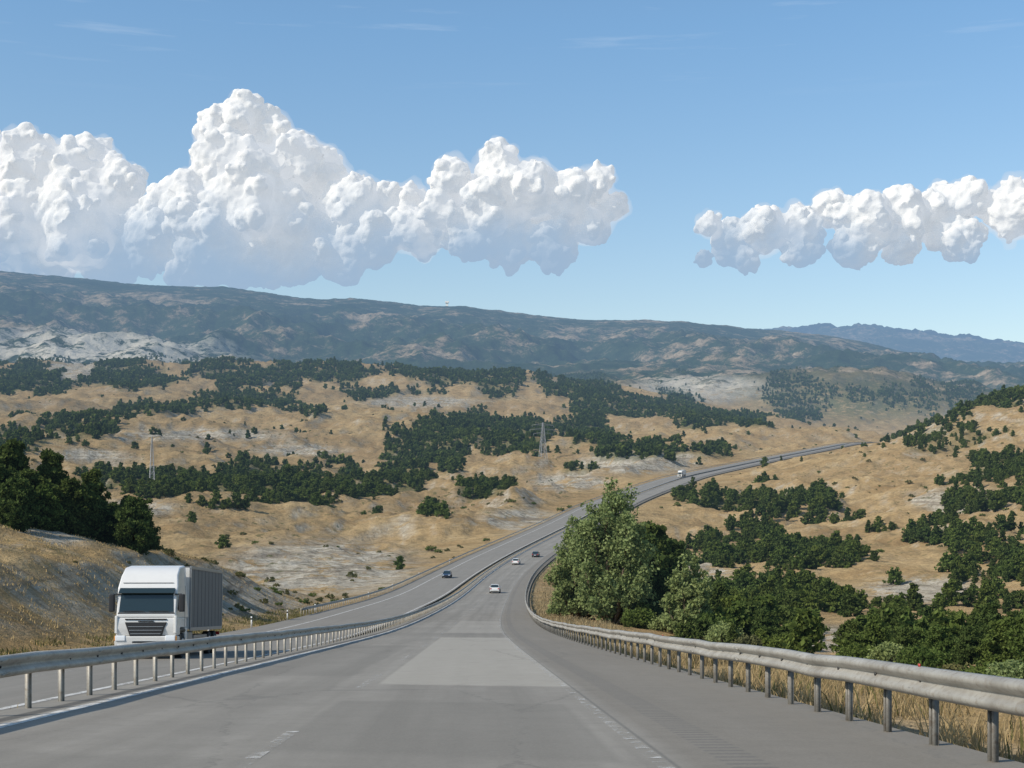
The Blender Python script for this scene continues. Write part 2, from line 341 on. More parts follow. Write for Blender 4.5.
# ------------------------------------------------------------ leaf / branch builders
def leaves(C,R,n,size,flat=1.0):
    N=len(C)*n
    d=rng.normal(size=(N,3));d/=np.linalg.norm(d,axis=1)[:,None]
    r=rng.random(N)**.45
    P=np.repeat(C,n,0)+d*(r*np.repeat(R,n))[:,None]*np.array([1,1,flat])
    a=rng.normal(size=(N,3));a/=np.linalg.norm(a,axis=1)[:,None]
    b=np.cross(a,rng.normal(size=(N,3)));b/=np.linalg.norm(b,axis=1)[:,None]+1e-9
    s=size*(.6+.8*rng.random(N))[:,None]
    a=a*s*.62;b=b*s*.38
    V=np.stack([P-a,P+b,P+a,P-b],1).reshape(-1,3)
    return V,np.arange(N*4).reshape(-1,4)
def tubes(segs,k=6):
    Vs=[];Fs=[];o=0
    for p0,p1,r0,r1 in segs:
        p0=np.array(p0,float);p1=np.array(p1,float);d=p1-p0;L=np.linalg.norm(d)
        if L<1e-6: continue
        d/=L
        a=np.cross(d,[0,0,1.]) if abs(d[2])<.9 else np.cross(d,[1.,0,0]);a/=np.linalg.norm(a);b=np.cross(d,a)
        th=np.arange(k)*2*np.pi/k;c=np.cos(th)[:,None]*a+np.sin(th)[:,None]*b
        Vs.append(p0+c*r0);Vs.append(p1+c*r1)
        i=np.arange(k);j=(i+1)%k
        Fs.append(np.stack([o+i,o+j,o+k+j,o+k+i],-1));o+=2*k
    return np.concatenate(Vs),np.concatenate(Fs)
def combine(name,parts,mats):
    V=[];Fc=[];mi=[];o=0
    for (v,f,m) in parts:
        V.append(v);Fc.append(f+o);mi.append(np.full(len(f),m));o+=len(v)
    return mesh_np(name,np.concatenate(V),np.concatenate(Fc),mats,midx=np.concatenate(mi))
def pine(name,h,Rr,ncl,nper,ls,mat,base=.1,conic=.7,seed=0):
    r=np.random.default_rng(seed)
    segs=[];C=[];R=[]
    lean=r.normal(size=2)*.05*h
    def ax(z): return np.array([lean[0]*z*z,lean[1]*z*z,z*h])
    zs=np.linspace(0,.95,7)
    for i in range(6): segs.append((ax(zs[i]),ax(zs[i+1]),.028*h*(1-zs[i])**.8+.01,.028*h*(1-zs[i+1])**.8+.01))
    ph=r.random(5)*6.28
    nb=ncl//5
    for i in range(nb):
        z=base+(1-base)*(i+.5)/nb*.97;a=i*2.4+r.normal()*.3
        env=Rr*((1-z)**conic)*min(1,((z-base)*5+.45))
        env*=.68+.42*math.sin(a*2+ph[0]+z*5)*.6+.3*math.sin(a*3+ph[1]-z*9)*.6+r.random()*.4
        b0=ax(max(z-.05,.04));e=ax(z)+np.array([math.cos(a)*env,math.sin(a)*env,env*.22])
        segs.append((b0,e,.010*h*(1-z)+.008,.006))
        for k in range(5):
            q=.42+.58*(k/4.) ;c=b0+(e-b0)*q+r.normal(size=3)*.09*Rr
            C.append(c);R.append(Rr*(.17+.10*r.random())*(1.15-.35*z))
    v,f=tubes(segs,5);lv,lf=leaves(np.array(C),np.array(R),nper,ls,.75)
    return combine(name,[(v,f,0),(lv,lf,1)],[M_bark,mat])
def bush(name,h,Rr,ncl,nper,ls,mat,seed=0):
    r=np.random.default_rng(seed);segs=[];C=[];R=[]
    for i in range(ncl):
        a=r.random()*6.28;q=r.random()**.5;z=h*(.2+.7*r.random()*(1-.5*q*q))
        c=np.array([math.cos(a)*Rr*q,math.sin(a)*Rr*q*.8,z]);C.append(c);R.append(Rr*.33*(.6+.7*r.random()))
        if i%3==0: segs.append(((0,0,-.05),c,.03*h,.008*h))
    v,f=tubes(segs,4);lv,lf=leaves(np.array(C),np.array(R),nper,ls,.8)
    return combine(name,[(v,f,0),(lv,lf,1)],[M_bark,mat])
def decid(name,h,Rr,nl,nb,nper,ls,mat,seed=0,low=.62):
    r=np.random.default_rng(seed);segs=[];C=[];R=[]
    for i in range(nl):
        a=i*2.4+r.random();f=(i+.5)/nl
        sp=Rr*(.12+.75*f);top=h*(1-.36*f*f-.22*r.random()) if i else h
        pts=[np.array([0,0,-.2])]
        for k in range(1,9):
            q=k/8.;pts.append(np.array([math.cos(a)*sp*q**.5,math.sin(a)*sp*q**.5,top*q])+r.normal(size=3)*.018*h*q*(k<8))
        for k in range(8): segs.append((pts[k],pts[k+1],.016*h*(1-k/8.)+.012,.016*h*(1-(k+1)/8.)+.012))
        for j in range(nb):
            q=.06+.94*(j+r.random())/nb;k=min(int(q*8),7);p=pts[k]+(pts[k+1]-pts[k])*(q*8-k)
            b=r.random()*6.28;ln=Rr*.46*(1-q*.72)*(.5+.8*r.random())
            e=p+np.array([math.cos(b)*ln,math.sin(b)*ln,ln*.5]);segs.append((p,e,.02*(1-q)*h*.12+.012,.006))
            for w in (.45,1.):
                C.append(p+(e-p)*w+r.normal(size=3)*.15);R.append(Rr*.15*(.6+.8*r.random()))
    v,f=tubes(segs,5);lv,lf=leaves(np.array(C),np.array(R),nper,ls,1.1)
    return combine(name,[(v,f,0),(lv,lf,1)],[M_bark,mat])
# ------------------------------------------------------------ scatter
def coll_of(nm,L):
    c=bpy.data.collections.new(nm)
    for i,me in enumerate(L): c.objects.link(bpy.data.objects.new(me.name,me))
    return c
src=coll_of('pine_sources',[pine('pine_kind_%d'%i,hh,Rr,100,13,.6,mt,.05,cn,seed=20+i) for i,(mt,cn,Rr,hh) in enumerate([(M_pine,.55,2.4,5.6),(M_pine2,.42,2.7,4.8),(M_pine2,.7,2.1,6.2),(M_pine,.38,2.6,4.2)])])
srcf=coll_of('distant_pine_sources',[pine('distant_pine_kind_%d'%i,hh,Rr,40,7,1.5,mt,.05,cn,seed=30+i) for i,(mt,cn,Rr,hh) in enumerate([(M_pine,.5,2.5,5.6),(M_pine2,.42,2.7,4.8),(M_pine2,.7,2.2,6.2)])])
src2=coll_of('scrub_sources',[bush('scrub_kind_%d'%i,1.4,1.3,22,13,.32,[M_shrub,M_pine,M_shrub][i],seed=50+i) for i in range(3)])
def scatter(name,coll,P,S,Rt,I):
    me=bpy.data.meshes.new(name);me.vertices.add(len(P));me.vertices.foreach_set('co',np.asarray(P,np.float32).ravel())
    for n,a,ty in (('scl',S,'FLOAT'),('rotz',Rt,'FLOAT'),('kind',I,'INT')):
        t=me.attributes.new(n,ty,'POINT');t.data.foreach_set('value',np.asarray(a,np.float32 if ty=='FLOAT' else np.int32))
    o=obj(name,me)
    g=bpy.data.node_groups.new(name,'GeometryNodeTree')
    g.interface.new_socket('Geometry',in_out='INPUT',socket_type='NodeSocketGeometry')
    g.interface.new_socket('Geometry',in_out='OUTPUT',socket_type='NodeSocketGeometry')
    N=g.nodes.new;L=g.links.new
    gi=N('NodeGroupInput');go=N('NodeGroupOutput');ip=N('GeometryNodeInstanceOnPoints');ci=N('GeometryNodeCollectionInfo')
    ci.inputs['Collection'].default_value=coll;ci.inputs['Separate Children'].default_value=True;ci.inputs['Reset Children'].default_value=True
    def na(n,ty):
        x=N('GeometryNodeInputNamedAttribute');x.data_type=ty;x.inputs['Name'].default_value=n
        return [s for s in x.outputs if s.enabled and s.name=='Attribute'][0]
    cx=N('ShaderNodeCombineXYZ');L(na('rotz','FLOAT'),cx.inputs[2]);L(cx.outputs[0],ip.inputs['Rotation'])
    L(na('scl','FLOAT'),ip.inputs['Scale']);L(na('kind','INT'),ip.inputs['Instance Index'])
    ip.inputs['Pick Instance'].default_value=True
    L(ci.outputs[0],ip.inputs['Instance']);L(gi.outputs[0],ip.inputs['Points']);L(ip.outputs[0],go.inputs[0])
    m=o.modifiers.new('scatter','NODES');m.node_group=g
    return o
def cells(Y0,Y1,dln,dpx,p0,p1):
    ys=np.exp(np.arange(math.log(Y0),math.log(Y1),dln));ps=np.arange(p0,p1,dpx)
    P,Y=np.meshgrid(ps,ys);X=(P-512)/F*Y;Z=H(X,Y);E=Z/Y
    vis=E>=np.maximum.accumulate(E,0)-5/F
    return P,Y,X,Z,vis,(dpx/F*Y)*(dln*Y)
P,Y,X,Z,vis,area=cells(95,5200,.010,4.,-300,1324)
px=P;py=HY-F*Z/Y
w=forest_w(px,py,X,Y)
_,lat=rproj(X,Y);clear=((lat>12.5)|(lat<-24)|(Y>1700))
open_=~((Y<250)&(X<0))
dens=w/13.5/(1+(Y/1150.)**1.5)
dens+=.0024*sst(fbm(X/70,Y/110,401,3)*2.2-.4)/(1+(Y/900.)**1.3)
dens*=1-.85*ell(px,py,702,389,60,12)*(Y>3000)
ex=dens*area*clear*open_*(vis|(py>0)&(rng.random(px.shape)<.06))
cnt=rng.poisson(ex)
ii=np.repeat(np.arange(cnt.size),cnt.ravel())
jY=Y.ravel()[ii]*np.exp((rng.random(len(ii))-.5)*.010);jX=(px.ravel()[ii]+(rng.random(len(ii))-.5)*4-512)/F*jY
jZ=H(jX,jY)-.15
S=(.40+.78*rng.random(len(ii))**1.3)*(1+.35*sst((jY-900)/2000))*(.72+.28*sst((jY-200)/300))
nr=jY<900
Pt=np.stack([jX,jY,jZ],-1)
scatter('pine_forest',src,Pt[nr],S[nr],rng.random(nr.sum())*6.28,rng.integers(0,4,nr.sum()))
fr=~nr
scatter('pine_forest',srcf,Pt[fr],S[fr],rng.random(fr.sum())*6.28,rng.integers(0,3,fr.sum()))
nz=fbm(X/60,Y/90,301,3)
dens=(.012*sst(nz*1.8-.1)+.012*w)/(1+(Y/600.)**1.4)+.04*(Y<230)*(X<0)*sst(nz*1.5+.4)
ex=dens*area*((lat>10)|(lat<-20))*vis*(Y<2000)
cnt=rng.poisson(ex);ii=np.repeat(np.arange(cnt.size),cnt.ravel())
jY=Y.ravel()[ii]*np.exp((rng.random(len(ii))-.5)*.010);jX=(px.ravel()[ii]+(rng.random(len(ii))-.5)*4-512)/F*jY
jZ=H(jX,jY)-.05
sS=(.35+.9*rng.random(len(ii))**2)*np.where((jY<230)&(jX<0),.5,1)
scatter('scrub',src2,np.stack([jX,jY,jZ],-1),sS,rng.random(len(ii))*6.28,rng.integers(0,3,len(ii)))
# ------------------------------------------------------------ individual trees
pm=[pine('pine_a',6.2,2.5,220,42,.30,M_pine,.05,.55,1),pine('pine_b',5.6,2.8,220,42,.30,M_pine,.04,.45,2),pine('pine_c',7.2,2.5,230,40,.32,M_pine2,.06,.65,3),pine('pine_d',5.8,2.8,220,42,.30,M_pine2,.04,.45,12)]
bm_=[bush('bush_a',2.6,2.1,60,45,.24,M_decid,4),bush('bush_b',2.2,2.0,60,45,.24,M_shrub,6),bush('bush_c',2.8,2.2,60,45,.24,M_pine,8)]
def put(name,me,px,Y,s,r=0,sz=1):
    x=W(px,Y);return obj(name,me,None,(x,Y,H1(x,Y)-.1),(0,0,r),(s,s,s*sz))
for (px_,Y_,s,k) in [(-30,128,1.1,0),(5,134,1.1,2),(28,128,.95,3),(50,138,1.1,2),(72,131,.9,3),(92,140,.95,2),(112,134,.66,3),(134,131,.86,3),(-70,130,1.1,2),(-110,126,1.,1),(150,145,.5,2),(20,150,1.15,3),(60,155,1.1,3),(-5,124,.9,3),(14,120,.75,3),(88,132,.8,3),(122,142,.7,2),(44,127,.7,0)]:
    put('pine_tree',pm[k],px_,Y_,s,px_*.37)
put('poplar_tree',decid('poplar_a',14.2,4.9,17,16,60,.27,M_decid,5),613,140,1.0,.6)
put('poplar_tree',decid('poplar_b',10.6,4.2,13,14,60,.27,M_decid,9),580,146,1.0,1.6)
put('willow_tree',decid('willow_a',6.8,2.7,10,12,55,.22,M_decid,13),692,122,1.05,.2)
for (px_,Y_,s,k) in [(638,156,1.55,2),(650,150,1.4,2),(664,162,1.4,2),(657,146,1.05,3),(634,168,1.7,2),(680,154,1.0,3),(735,130,.7,1),(762,120,.55,3),(722,140,.8,2),
    (850,104,.5,3),(875,96,.52,0),(905,90,.45,3),(940,88,.45,1),(968,86,.45,3),(1005,84,.52,1),(1030,80,.55,0),(895,116,.62,3),(955,112,.6,1),(1015,106,.65,3),(990,96,.55,2)]:
    put('pine_tree',pm[k],px_,Y_,s,px_*.7)
for (px_,Y_,s,k) in [(725,112,.75,0),(748,106,.65,1),(782,103,.65,2),(862,86,.62,2),(888,82,.6,0),(925,78,.65,2),(960,74,.6,1),(985,72,.65,2),(1015,68,.6,0),(665,126,.7,0),(640,128,.8,2),(560,150,.7,0),(715,120,.9,2)]:
    put('roadside_bush',bm_[k],px_,Y_,s,px_*.9)
# ------------------------------------------------------------ grass
def blades(n,y0,y1,l0,l1,h0,h1,wd,seed,patch=-.25):
    r=np.random.default_rng(seed)
    yy=y0+(y1-y0)*r.random(n)**1.3;of=l0+(l1-l0)*r.random(n)
    d=rd(yy);q=np.sqrt(1+d*d);x=rx(yy)+of/q;y=yy-of*d/q
    keep=fbm(x/1.7,y/1.7,77,2)+.5*fbm(x/9,y/9,78,2)>patch
    x=x[keep];y=y[keep];n=len(x);z=H(x,y)-.03
    h=(h0+(h1-h0)*r.random(n)**1.6)*(1+.5*perlin(x/3,y/3,5));a=r.random(n)*6.28;wv=wd*(.6+.8*r.random(n))
    B=np.stack([x,y,z],-1);t=np.stack([np.cos(a)*wv,np.sin(a)*wv,0*a],-1)
    ln=r.normal(size=(n,2))*.38
    M1=B+np.stack([ln[:,0]*h*.4,ln[:,1]*h*.4,h*.6],-1);T=B+np.stack([ln[:,0]*h,ln[:,1]*h,h],-1)
    V=np.stack([B-t,B+t,M1+t*.7,T,M1-t*.7],1).reshape(-1,3)
    i=np.arange(n)*5
    return V,np.stack([i,i+1,i+2,i+4],-1),np.stack([i+4,i+2,i+3],-1)
def grass(name,V,quads,tri,mat=None):
    me=bpy.data.meshes.new(name)
    nq=len(quads);loops=np.concatenate([quads.ravel(),tri.ravel()])
    me.vertices.add(len(V));me.vertices.foreach_set('co',V.astype(np.float32).ravel())
    me.loops.add(len(loops));me.loops.foreach_set('vertex_index',loops.astype(np.int32))
    me.polygons.add(nq*2)
    me.polygons.foreach_set('loop_start',np.concatenate([np.arange(nq)*4,nq*4+np.arange(nq)*3]).astype(np.int32))
    me.polygons.foreach_set('loop_total',np.concatenate([np.full(nq,4),np.full(nq,3)]).astype(np.int32))
    me.materials.append(mat or M_grass);me.update(calc_edges=True);obj(name,me)
grass('roadside_grass',*blades(40000,4,60,7.15,12,.06,.5,.009,1,-.1))
grass('roadside_grass',*blades(34000,40,330,7.3,14,.1,.5,.03,2,-.05))
grass('dry_grass',*blades(60000,50,200,-50,-17.8,.08,.24,.03,3,-.0),M_grass2)
grass('roadside_weeds',*blades(6000,6,120,7.1,10,.08,.5,.016,6,.2),M_shrub)
grass('roadside_weeds',*blades(9000,50,170,-21,-17.6,.15,.5,.03,7,.1),M_shrub)
grass('median_grass',*blades(6000,8,160,-6.0,-4.7,.06,.2,.012,4))
# ------------------------------------------------------------ roads
def ystations(y0,y1):
    r=[y0]
    while r[-1]<y1: r.append(r[-1]+(1.6 if r[-1]<120 else 4 if r[-1]<400 else 8))
    r[-1]=y1;return np.array(r)
def strip(name,offs,y0,y1,mat,dz=0,parent=None,camber=0):
    ys=ystations(y0,y1);d=rd(ys);n=np.sqrt(1+d*d)
    V=[];U=[]
    for o in offs:
        dr=ldrop(ys) if o<-6.3 else 0
        V.append(np.stack([rx(ys)+o/n,ys-o*d/n,rz(ys)-dr+dz+.00003*np.clip(ys,0,2000)*(dz>0)],-1));U.append(np.stack([np.full_like(ys,o),ys],-1))
    V=np.stack(V,1).reshape(-1,3);U=np.stack(U,1).reshape(-1,2);k=len(offs)
    id=np.arange(len(ys)*k).reshape(-1,k)
    Fq=np.stack([id[:-1,:-1],id[:-1,1:],id[1:,1:],id[1:,:-1]],-1).reshape(-1,4)
    return obj(name,mesh_np(name,V,Fq,[mat],uv=U),parent)
strip('highway_road',[-4.5,-2,0,2,4,6.95],-60,1500,MA)
strip('highway_road',[-6.5,-9,-12,-15,-17.1],-60,1500,MAL)
mk=empty('road_markings')
strip('edge_line',[-3.72,-3.52],-60,1450,MP1,.004,mk)
strip('edge_line',[3.66,3.80],-60,1450,MP2,.004,mk)
strip('edge_line',[-7.0,-6.8],-60,1450,MP1,.004,mk)
strip('edge_line',[-14.3,-14.1],-60,1450,MP1,.004,mk)
def dashes(off,mat):
    V=[];Fq=[];i=0
    for y in np.arange(-20,1300,15.):
        for a in np.arange(0,5.9,1.5):
            for yy in (y+a,y+a+1.5):
                for o in (off-.07,off+.07):
                    p=rpoint(yy,o);V.append((p[0],p[1],p[2]+.005+.00003*max(yy,0)))
            Fq.append((i,i+1,i+3,i+2));i+=4
    obj('lane_dashes',mesh_np('lane_dashes',np.array(V),np.array(Fq),[mat]),mk)
dashes(0,m_paint(.57));dashes(-10.6,MP2)
# ------------------------------------------------------------ guardrails
M_red=simple('red_reflector',(.4,.04,.03),.4,0);M_wht=simple('white_plastic',(.72,.72,.7),.5,0,.06,5);M_blk=simple('black_plastic',(.015,.015,.016),.5)
PROF=[(.0,.80),(.025,.792),(.075,.765),(.082,.74),(.075,.715),(.02,.675),(.0,.65),(.02,.625),(.075,.585),(.082,.56),(.075,.535),(.025,.508),(0,.50)]
def boxes(L):
    V=[];Fq=[];o=0
    for (c,ax,ay,sx,sy,z0,z1) in L:
        c=np.array(c,float);ax=np.array([*ax,0.]);ay=np.array([*ay,0.])
        for z in (z0,z1):
            for a,b in ((-1,-1),(1,-1),(1,1),(-1,1)): V.append(c+ax*a*sx+ay*b*sy+np.array([0,0,z]))
        for q in ((0,3,2,1),(4,5,6,7),(0,1,5,4),(1,2,6,5),(2,3,7,6),(3,0,4,7)): Fq.append([o+k for k in q])
        o+=8
    return np.array(V),np.array(Fq)
def guardrail(off,side,y0,y1,sp,refl=True,ph=0,pm_=None):
    P=empty('guardrail')
    ys=ystations(y0,y1);d=rd(ys);n=np.sqrt(1+d*d);dr=ldrop(ys) if off<-6.3 else 0
    wob=.014*np.sin(ys*.9+off)+.012*np.sin(ys*.37)+.01*np.sin(ys*2.3)
    V=[]
    for t,z in PROF:
        o=off+side*t+wob;V.append(np.stack([rx(ys)+o/n,ys-o*d/n,rz(ys)-dr+z+wob*.6],-1))
    k=len(PROF);V=np.stack(V,1).reshape(-1,3);id=np.arange(len(ys)*k).reshape(-1,k)
    Fq=np.stack([id[:-1,:-1],id[:-1,1:],id[1:,1:],id[1:,:-1]],-1).reshape(-1,4)
    b=obj('beam',mesh_np('beam',V,Fq,[MM],smooth=True),P)
    s=b.modifiers.new('s','SOLIDIFY');s.thickness=.006
    posts=[];joints=[];bolts=[];rf=[]
    i=0
    for y in np.arange(y0+ph,min(y1,700),sp):
        dd=float(rd(y));nn=math.sqrt(1+dd*dd);a=(1/nn,-dd/nn);t=(dd/nn,1/nn)
        def pt(o,yy=y):
            q=rpoint(yy,o)
            return (float(q[0]),float(q[1]),float(rz(yy)-(ldrop(yy) if off<-6.3 else 0)))
        tl=random.uniform(-.012,.012)
        posts.append((pt(off-side*.15),a,t,.006,.055,-.5,.76+tl))
        for sy in (-.052,.052):
            c=np.array(pt(off-side*.118+tl*.3));c[0]+=t[0]*sy;c[1]+=t[1]*sy
            posts.append((c,a,t,.028,.004,-.5,.755+tl))
        posts.append((pt(off-side*.045),a,t,.040,.04,.56,.735))
        if y<160: bolts.append((pt(off+side*.012),a,t,.012,.02,.635,.665))
        if i%3==0 and y<250:
            joints.append((pt(off+side*.088),a,t,.0035,.16,.73,.75));joints.append((pt(off+side*.088),a,t,.0035,.16,.55,.57))
        if refl and i%12==9 and y<300: rf.append((pt(off+side*.03),a,t,.008,.022,.795,.825))
        i+=1
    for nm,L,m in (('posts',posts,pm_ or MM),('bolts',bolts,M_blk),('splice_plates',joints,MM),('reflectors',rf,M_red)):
        if L:
            v,f=boxes(L);obj(nm,mesh_np(nm,v,f,[m]),P)
    return P
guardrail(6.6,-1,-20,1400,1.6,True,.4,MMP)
guardrail(-4.2,1,-20,1400,1.6,False,.2)
guardrail(-17.6,1,150,1400,2.0,False)
def delineator(y,off):
    x,yy,z=rpoint(y,off);z=H1(x,yy)
    P=empty('delineator_post',(x,yy,z))
    v,f=boxes([((0,0,0),(1,0),(0,1),.06,.03,-.1,1.0)]);obj('shaft',mesh_np('shaft',v,f,[M_wht]),P)
    v,f=boxes([((0,-.004,0),(1,0),(0,1),.064,.031,.72,.88)]);obj('band',mesh_np('band',v,f,[M_blk]),P)
for y in (86,104,122,142,164,190,220,255,300,350): delineator(y,-17.9 if y<150 else -18.2)
# ------------------------------------------------------------ vehicles
def prim(name,pts,faces,mat,parent,bev=0,seg=2,smooth=True):
    me=bpy.data.meshes.new(name);me.from_pydata(pts,[],faces);me.materials.append(mat)
    bm=bmesh.new();bm.from_mesh(me);bmesh.ops.recalc_face_normals(bm,faces=bm.faces);bm.to_mesh(me);bm.free()
    o=obj(name,me,parent)
    if bev:
        b=o.modifiers.new('b','BEVEL');b.width=bev;b.segments=seg;b.limit_method='ANGLE'
        if smooth:
            for p in me.polygons:p.use_smooth=True
            o.modifiers.new('w','WEIGHTED_NORMAL')
    return o
BF=[(0,1,2,3),(7,6,5,4),(0,4,5,1),(1,5,6,2),(2,6,7,3),(3,7,4,0)]
def bx(name,x0,x1,y0,y1,z0,z1,mat,par,bev=0):
    return prim(name,[(x0,y0,z0),(x1,y0,z0),(x1,y1,z0),(x0,y1,z0),(x0,y0,z1),(x1,y0,z1),(x1,y1,z1),(x0,y1,z1)],BF,mat,par,bev)
def extr(name,prof,hw0,hwf,mat,par,bev=0):
    n=len(prof);pts=[(-hwf(y,z),y,z) for y,z in prof]+[(hwf(y,z),y,z) for y,z in prof]
    fc=[tuple(range(n)),tuple(range(2*n-1,n-1,-1))]+[(i,(i+1)%n,n+(i+1)%n,n+i) for i in range(n)]
    return prim(name,pts,fc,mat,par,bev)
def wheel(name,x,y,r,w,par,mt,mr):
    P=obj(name,None,par,(x,y,r))
    def ring(nm,rad,x0,x1,m,k=24):
        pr=[];fs=[]
        for xx,rr in ((x0,rad*.93),(x0+.02,rad),(x1-.02,rad),(x1,rad*.93)):
            for i in range(k):
                a=6.2832*i/k;pr.append((xx,math.cos(a)*rr,math.sin(a)*rr))
        for s in range(3):
            for i in range(k):fs.append((s*k+i,s*k+(i+1)%k,(s+1)*k+(i+1)%k,(s+1)*k+i))
        fs.append(tuple(range(k)));fs.append(tuple(range(4*k-1,3*k-1,-1)))
        prim(nm,pr,fs,m,P)
    ring('tyre',r,-w/2,w/2,mt);ring('rim',r*.6,-w/2-.012,w/2+.012,mr)
M_tyre=simple('tyre_rubber',(.02,.02,.02),.85);M_rim=simple('wheel_steel',(.4,.4,.4),.4,.7)
M_white=simple('white_vehicle_paint',(.66,.65,.62),.3,0,.06,3,.4);M_glass=simple('dark_glass',(.02,.035,.04),.06,0)
M_curt=simple('grey_tarpaulin',(.125,.125,.125),.6,0,.15,1.5);M_alu=simple('aluminium_trim',(.33,.33,.33),.4,.5)
M_strap=simple('curtain_strap_webbing',(.105,.105,.105),.7)
M_lamp=simple('headlamp',(.75,.78,.8),.1);M_sv=simple('silver_trim',(.55,.56,.57),.3,.6);M_orange=simple('orange_lamp',(.6,.25,.05),.3);M_plate=simple('number_plate',(.7,.7,.7),.5)
M_tail=simple('tail_lamp',(.45,.02,.02),.25)
def place(name,y,off,facing,dz=.0):
    x,yy,z=rpoint(y,off);d=float(rd(y));s=float(rzd(y))/math.sqrt(1+d*d)
    R=Matrix.Rotation(-math.atan(d),4,'Z')@Matrix.Rotation(math.atan(s),4,'X')
    if facing>0: R=R@Matrix.Rotation(math.pi,4,'Z')
    e=empty(name);e.matrix_world=Matrix.Translation((float(x),float(yy),float(z)+dz))@R
    return e
def truck(y,off,facing,L=9.6,curt=M_curt,name='box_truck'):
    T=place(name,y,off,facing,.01)
    bx('chassis',-.45,.45,.6,L-.3,.55,.85,M_blk,T)
    hw=lambda yy,z:1.24-(.0 if z<1.7 else (z-1.7)*.045)-(0.05 if z>3.25 else 0)-(.07 if yy<.2 and z<3 else 0)
    extr('cab_upper',[(.04,1.60),(.04,1.75),(.22,2.72),(.30,2.86),(.55,3.32),(1.05,3.64),(1.9,3.74),(2.15,3.70),(2.15,1.60)],0,hw,M_white,T,.06)
    extr('cab_lower',[(.10,.90),(.0,1.20),(.035,1.62),(.75,1.62),(.75,.90)],0,lambda a,b:1.20,M_white,T,.05)
    bx('cab_side_panel',-1.2,1.2,.755,1.95,1.22,1.615,M_white,T,.03)
    bx('cab_rear_skirt',-1.2,1.2,1.72,2.12,.6,1.215,M_white,T,.03)
    def fy(z): return .04+(z-1.75)*.1856
    def slab(nm,x0,x1,z0,z1,m,o=.012,tw=0):
        prim(nm,[(-x0,fy(z0)-o,z0),(x0,fy(z0)-o,z0),(x1,fy(z1)-o,z1),(-x1,fy(z1)-o,z1),(-x0,fy(z0)+.03,z0),(x0,fy(z0)+.03,z0),(x1,fy(z1)+.03,z1),(-x1,fy(z1)+.03,z1)],BF,m,T,.01)
    slab('windscreen',1.08,1.03,1.84,2.62,M_glass)
    slab('windscreen_surround',1.13,1.10,1.77,1.832,M_blk,.008)
    prim('sun_visor',[(-1.10,-.02,2.60),(1.10,-.02,2.60),(1.08,.22,2.80),(-1.08,.22,2.80),(-1.10,.0,2.57),(1.10,.0,2.57),(1.08,.28,2.74),(-1.08,.28,2.74)],BF,M_glass,T,.01)
    bx('roof_fairing_seam',-1.0,1.0,.345,.36,2.99,3.01,M_blk,T)
    for s in (-1,1):
        bx('wiper',s*.5-.4,s*.5+.4,.02,.035,1.86,1.885,M_blk,T)
        prim('side_window',[(s*1.233,.40,1.9),(s*1.233,1.35,1.9),(s*1.205,1.35,2.55),(s*1.205,.52,2.55),(s*1.20,.40,1.9),(s*1.20,1.35,1.9),(s*1.17,1.35,2.55),(s*1.17,.52,2.55)],BF,M_glass,T)
        bx('door_seam',s*1.236-.004,s*1.236+.004,1.42,1.44,1.25,2.9,M_blk,T)
        bx('mirror_arm',s*1.2-.1,s*1.2+.16,.12,.18,2.52,2.57,M_blk,T)
        bx('mirror',s*1.38-.11,s*1.38+.11,.05,.25,1.85,2.55,M_blk,T,.04)
        bx('headlamp',s*.98-.2,s*.98+.2,-.075,.03,.70,.92,M_lamp,T,.03)
        bx('fog_lamp',s*.98-.12,s*.98+.12,-.07,-.02,.46,.56,M_lamp,T,.02)
        bx('indicator',s*1.2-.03,s*1.2+.03,-.05,.05,.72,.9,M_orange,T,.01)
        bx('step',s*1.12-.1,s*1.12+.1,.55,.8,.35,.95,M_blk,T,.02)
        bx('corner_deflector',s*1.16-.06,s*1.16+.06,-.015,.1,1.0,1.7,M_white,T,.03)
        bx('mudguard',s*1.0-.2,s*1.0+.2,.72,1.9,1.05,1.17,M_blk,T,.02)
    prim('grille',[(-.52,-.03,.62),(.52,-.03,.62),(.82,-.03,1.44),(-.82,-.03,1.44),(-.52,.06,.62),(.52,.06,.62),(.82,.06,1.44),(-.82,.06,1.44)],BF,M_blk,T,.02)
    for i in range(5):
        z=.70+i*.14;h=.52+.28*(z-.62)/.78-.06
        bx('grille_bar',-h,h,-.05,-.032,z,z+.014,M_sv,T)
    bx('upper_grille_slot',-.82,.82,-.012,.03,1.53,1.58,M_blk,T,.01)
    bx('badge',-.3,.3,-.01,.02,1.46,1.50,M_blk,T)
    prim('bumper',[(-1.22,.02,.34),(1.22,.02,.34),(1.22,.65,.34),(-1.22,.65,.34),(-1.22,-.06,.895),(1.22,-.06,.895),(1.22,.65,.895),(-1.22,.65,.895)],BF,M_white,T,.05)
    bx('lower_intake',-.6,.6,-.06,.02,.42,.56,M_blk,T,.02)
    bx('number_plate',-.26,.26,-.075,-.062,.44,.54,M_plate,T)
    x0=2.45;z0,z1=1.12,3.72
    bx('cargo_body',-1.24,1.24,x0,L,z0,z1,curt,T,.015)
    for s in (-1,1):
        bx('top_rail',s*1.245-.02,s*1.245+.02,x0-.01,L+.01,z1-.10,z1+.02,M_alu,T,.005)
        bx('bottom_rail',s*1.245-.02,s*1.245+.02,x0-.01,L+.01,z0-.06,z0+.08,M_alu,T,.005)
        for yy in (x0,L-.06): bx('corner_post',s*1.25-.025,s*1.25+.025,yy-.015,yy+.08,z0+.085,z1-.105,M_alu,T,.005)
        k=9
        for i in range(1,k):
            yy=x0+(L-x0)*i/k;bx('curtain_strap',s*1.244-.005,s*1.244+.005,yy-.02,yy+.02,z0+.085,z1-.105,M_strap if curt is M_curt else curt,T)
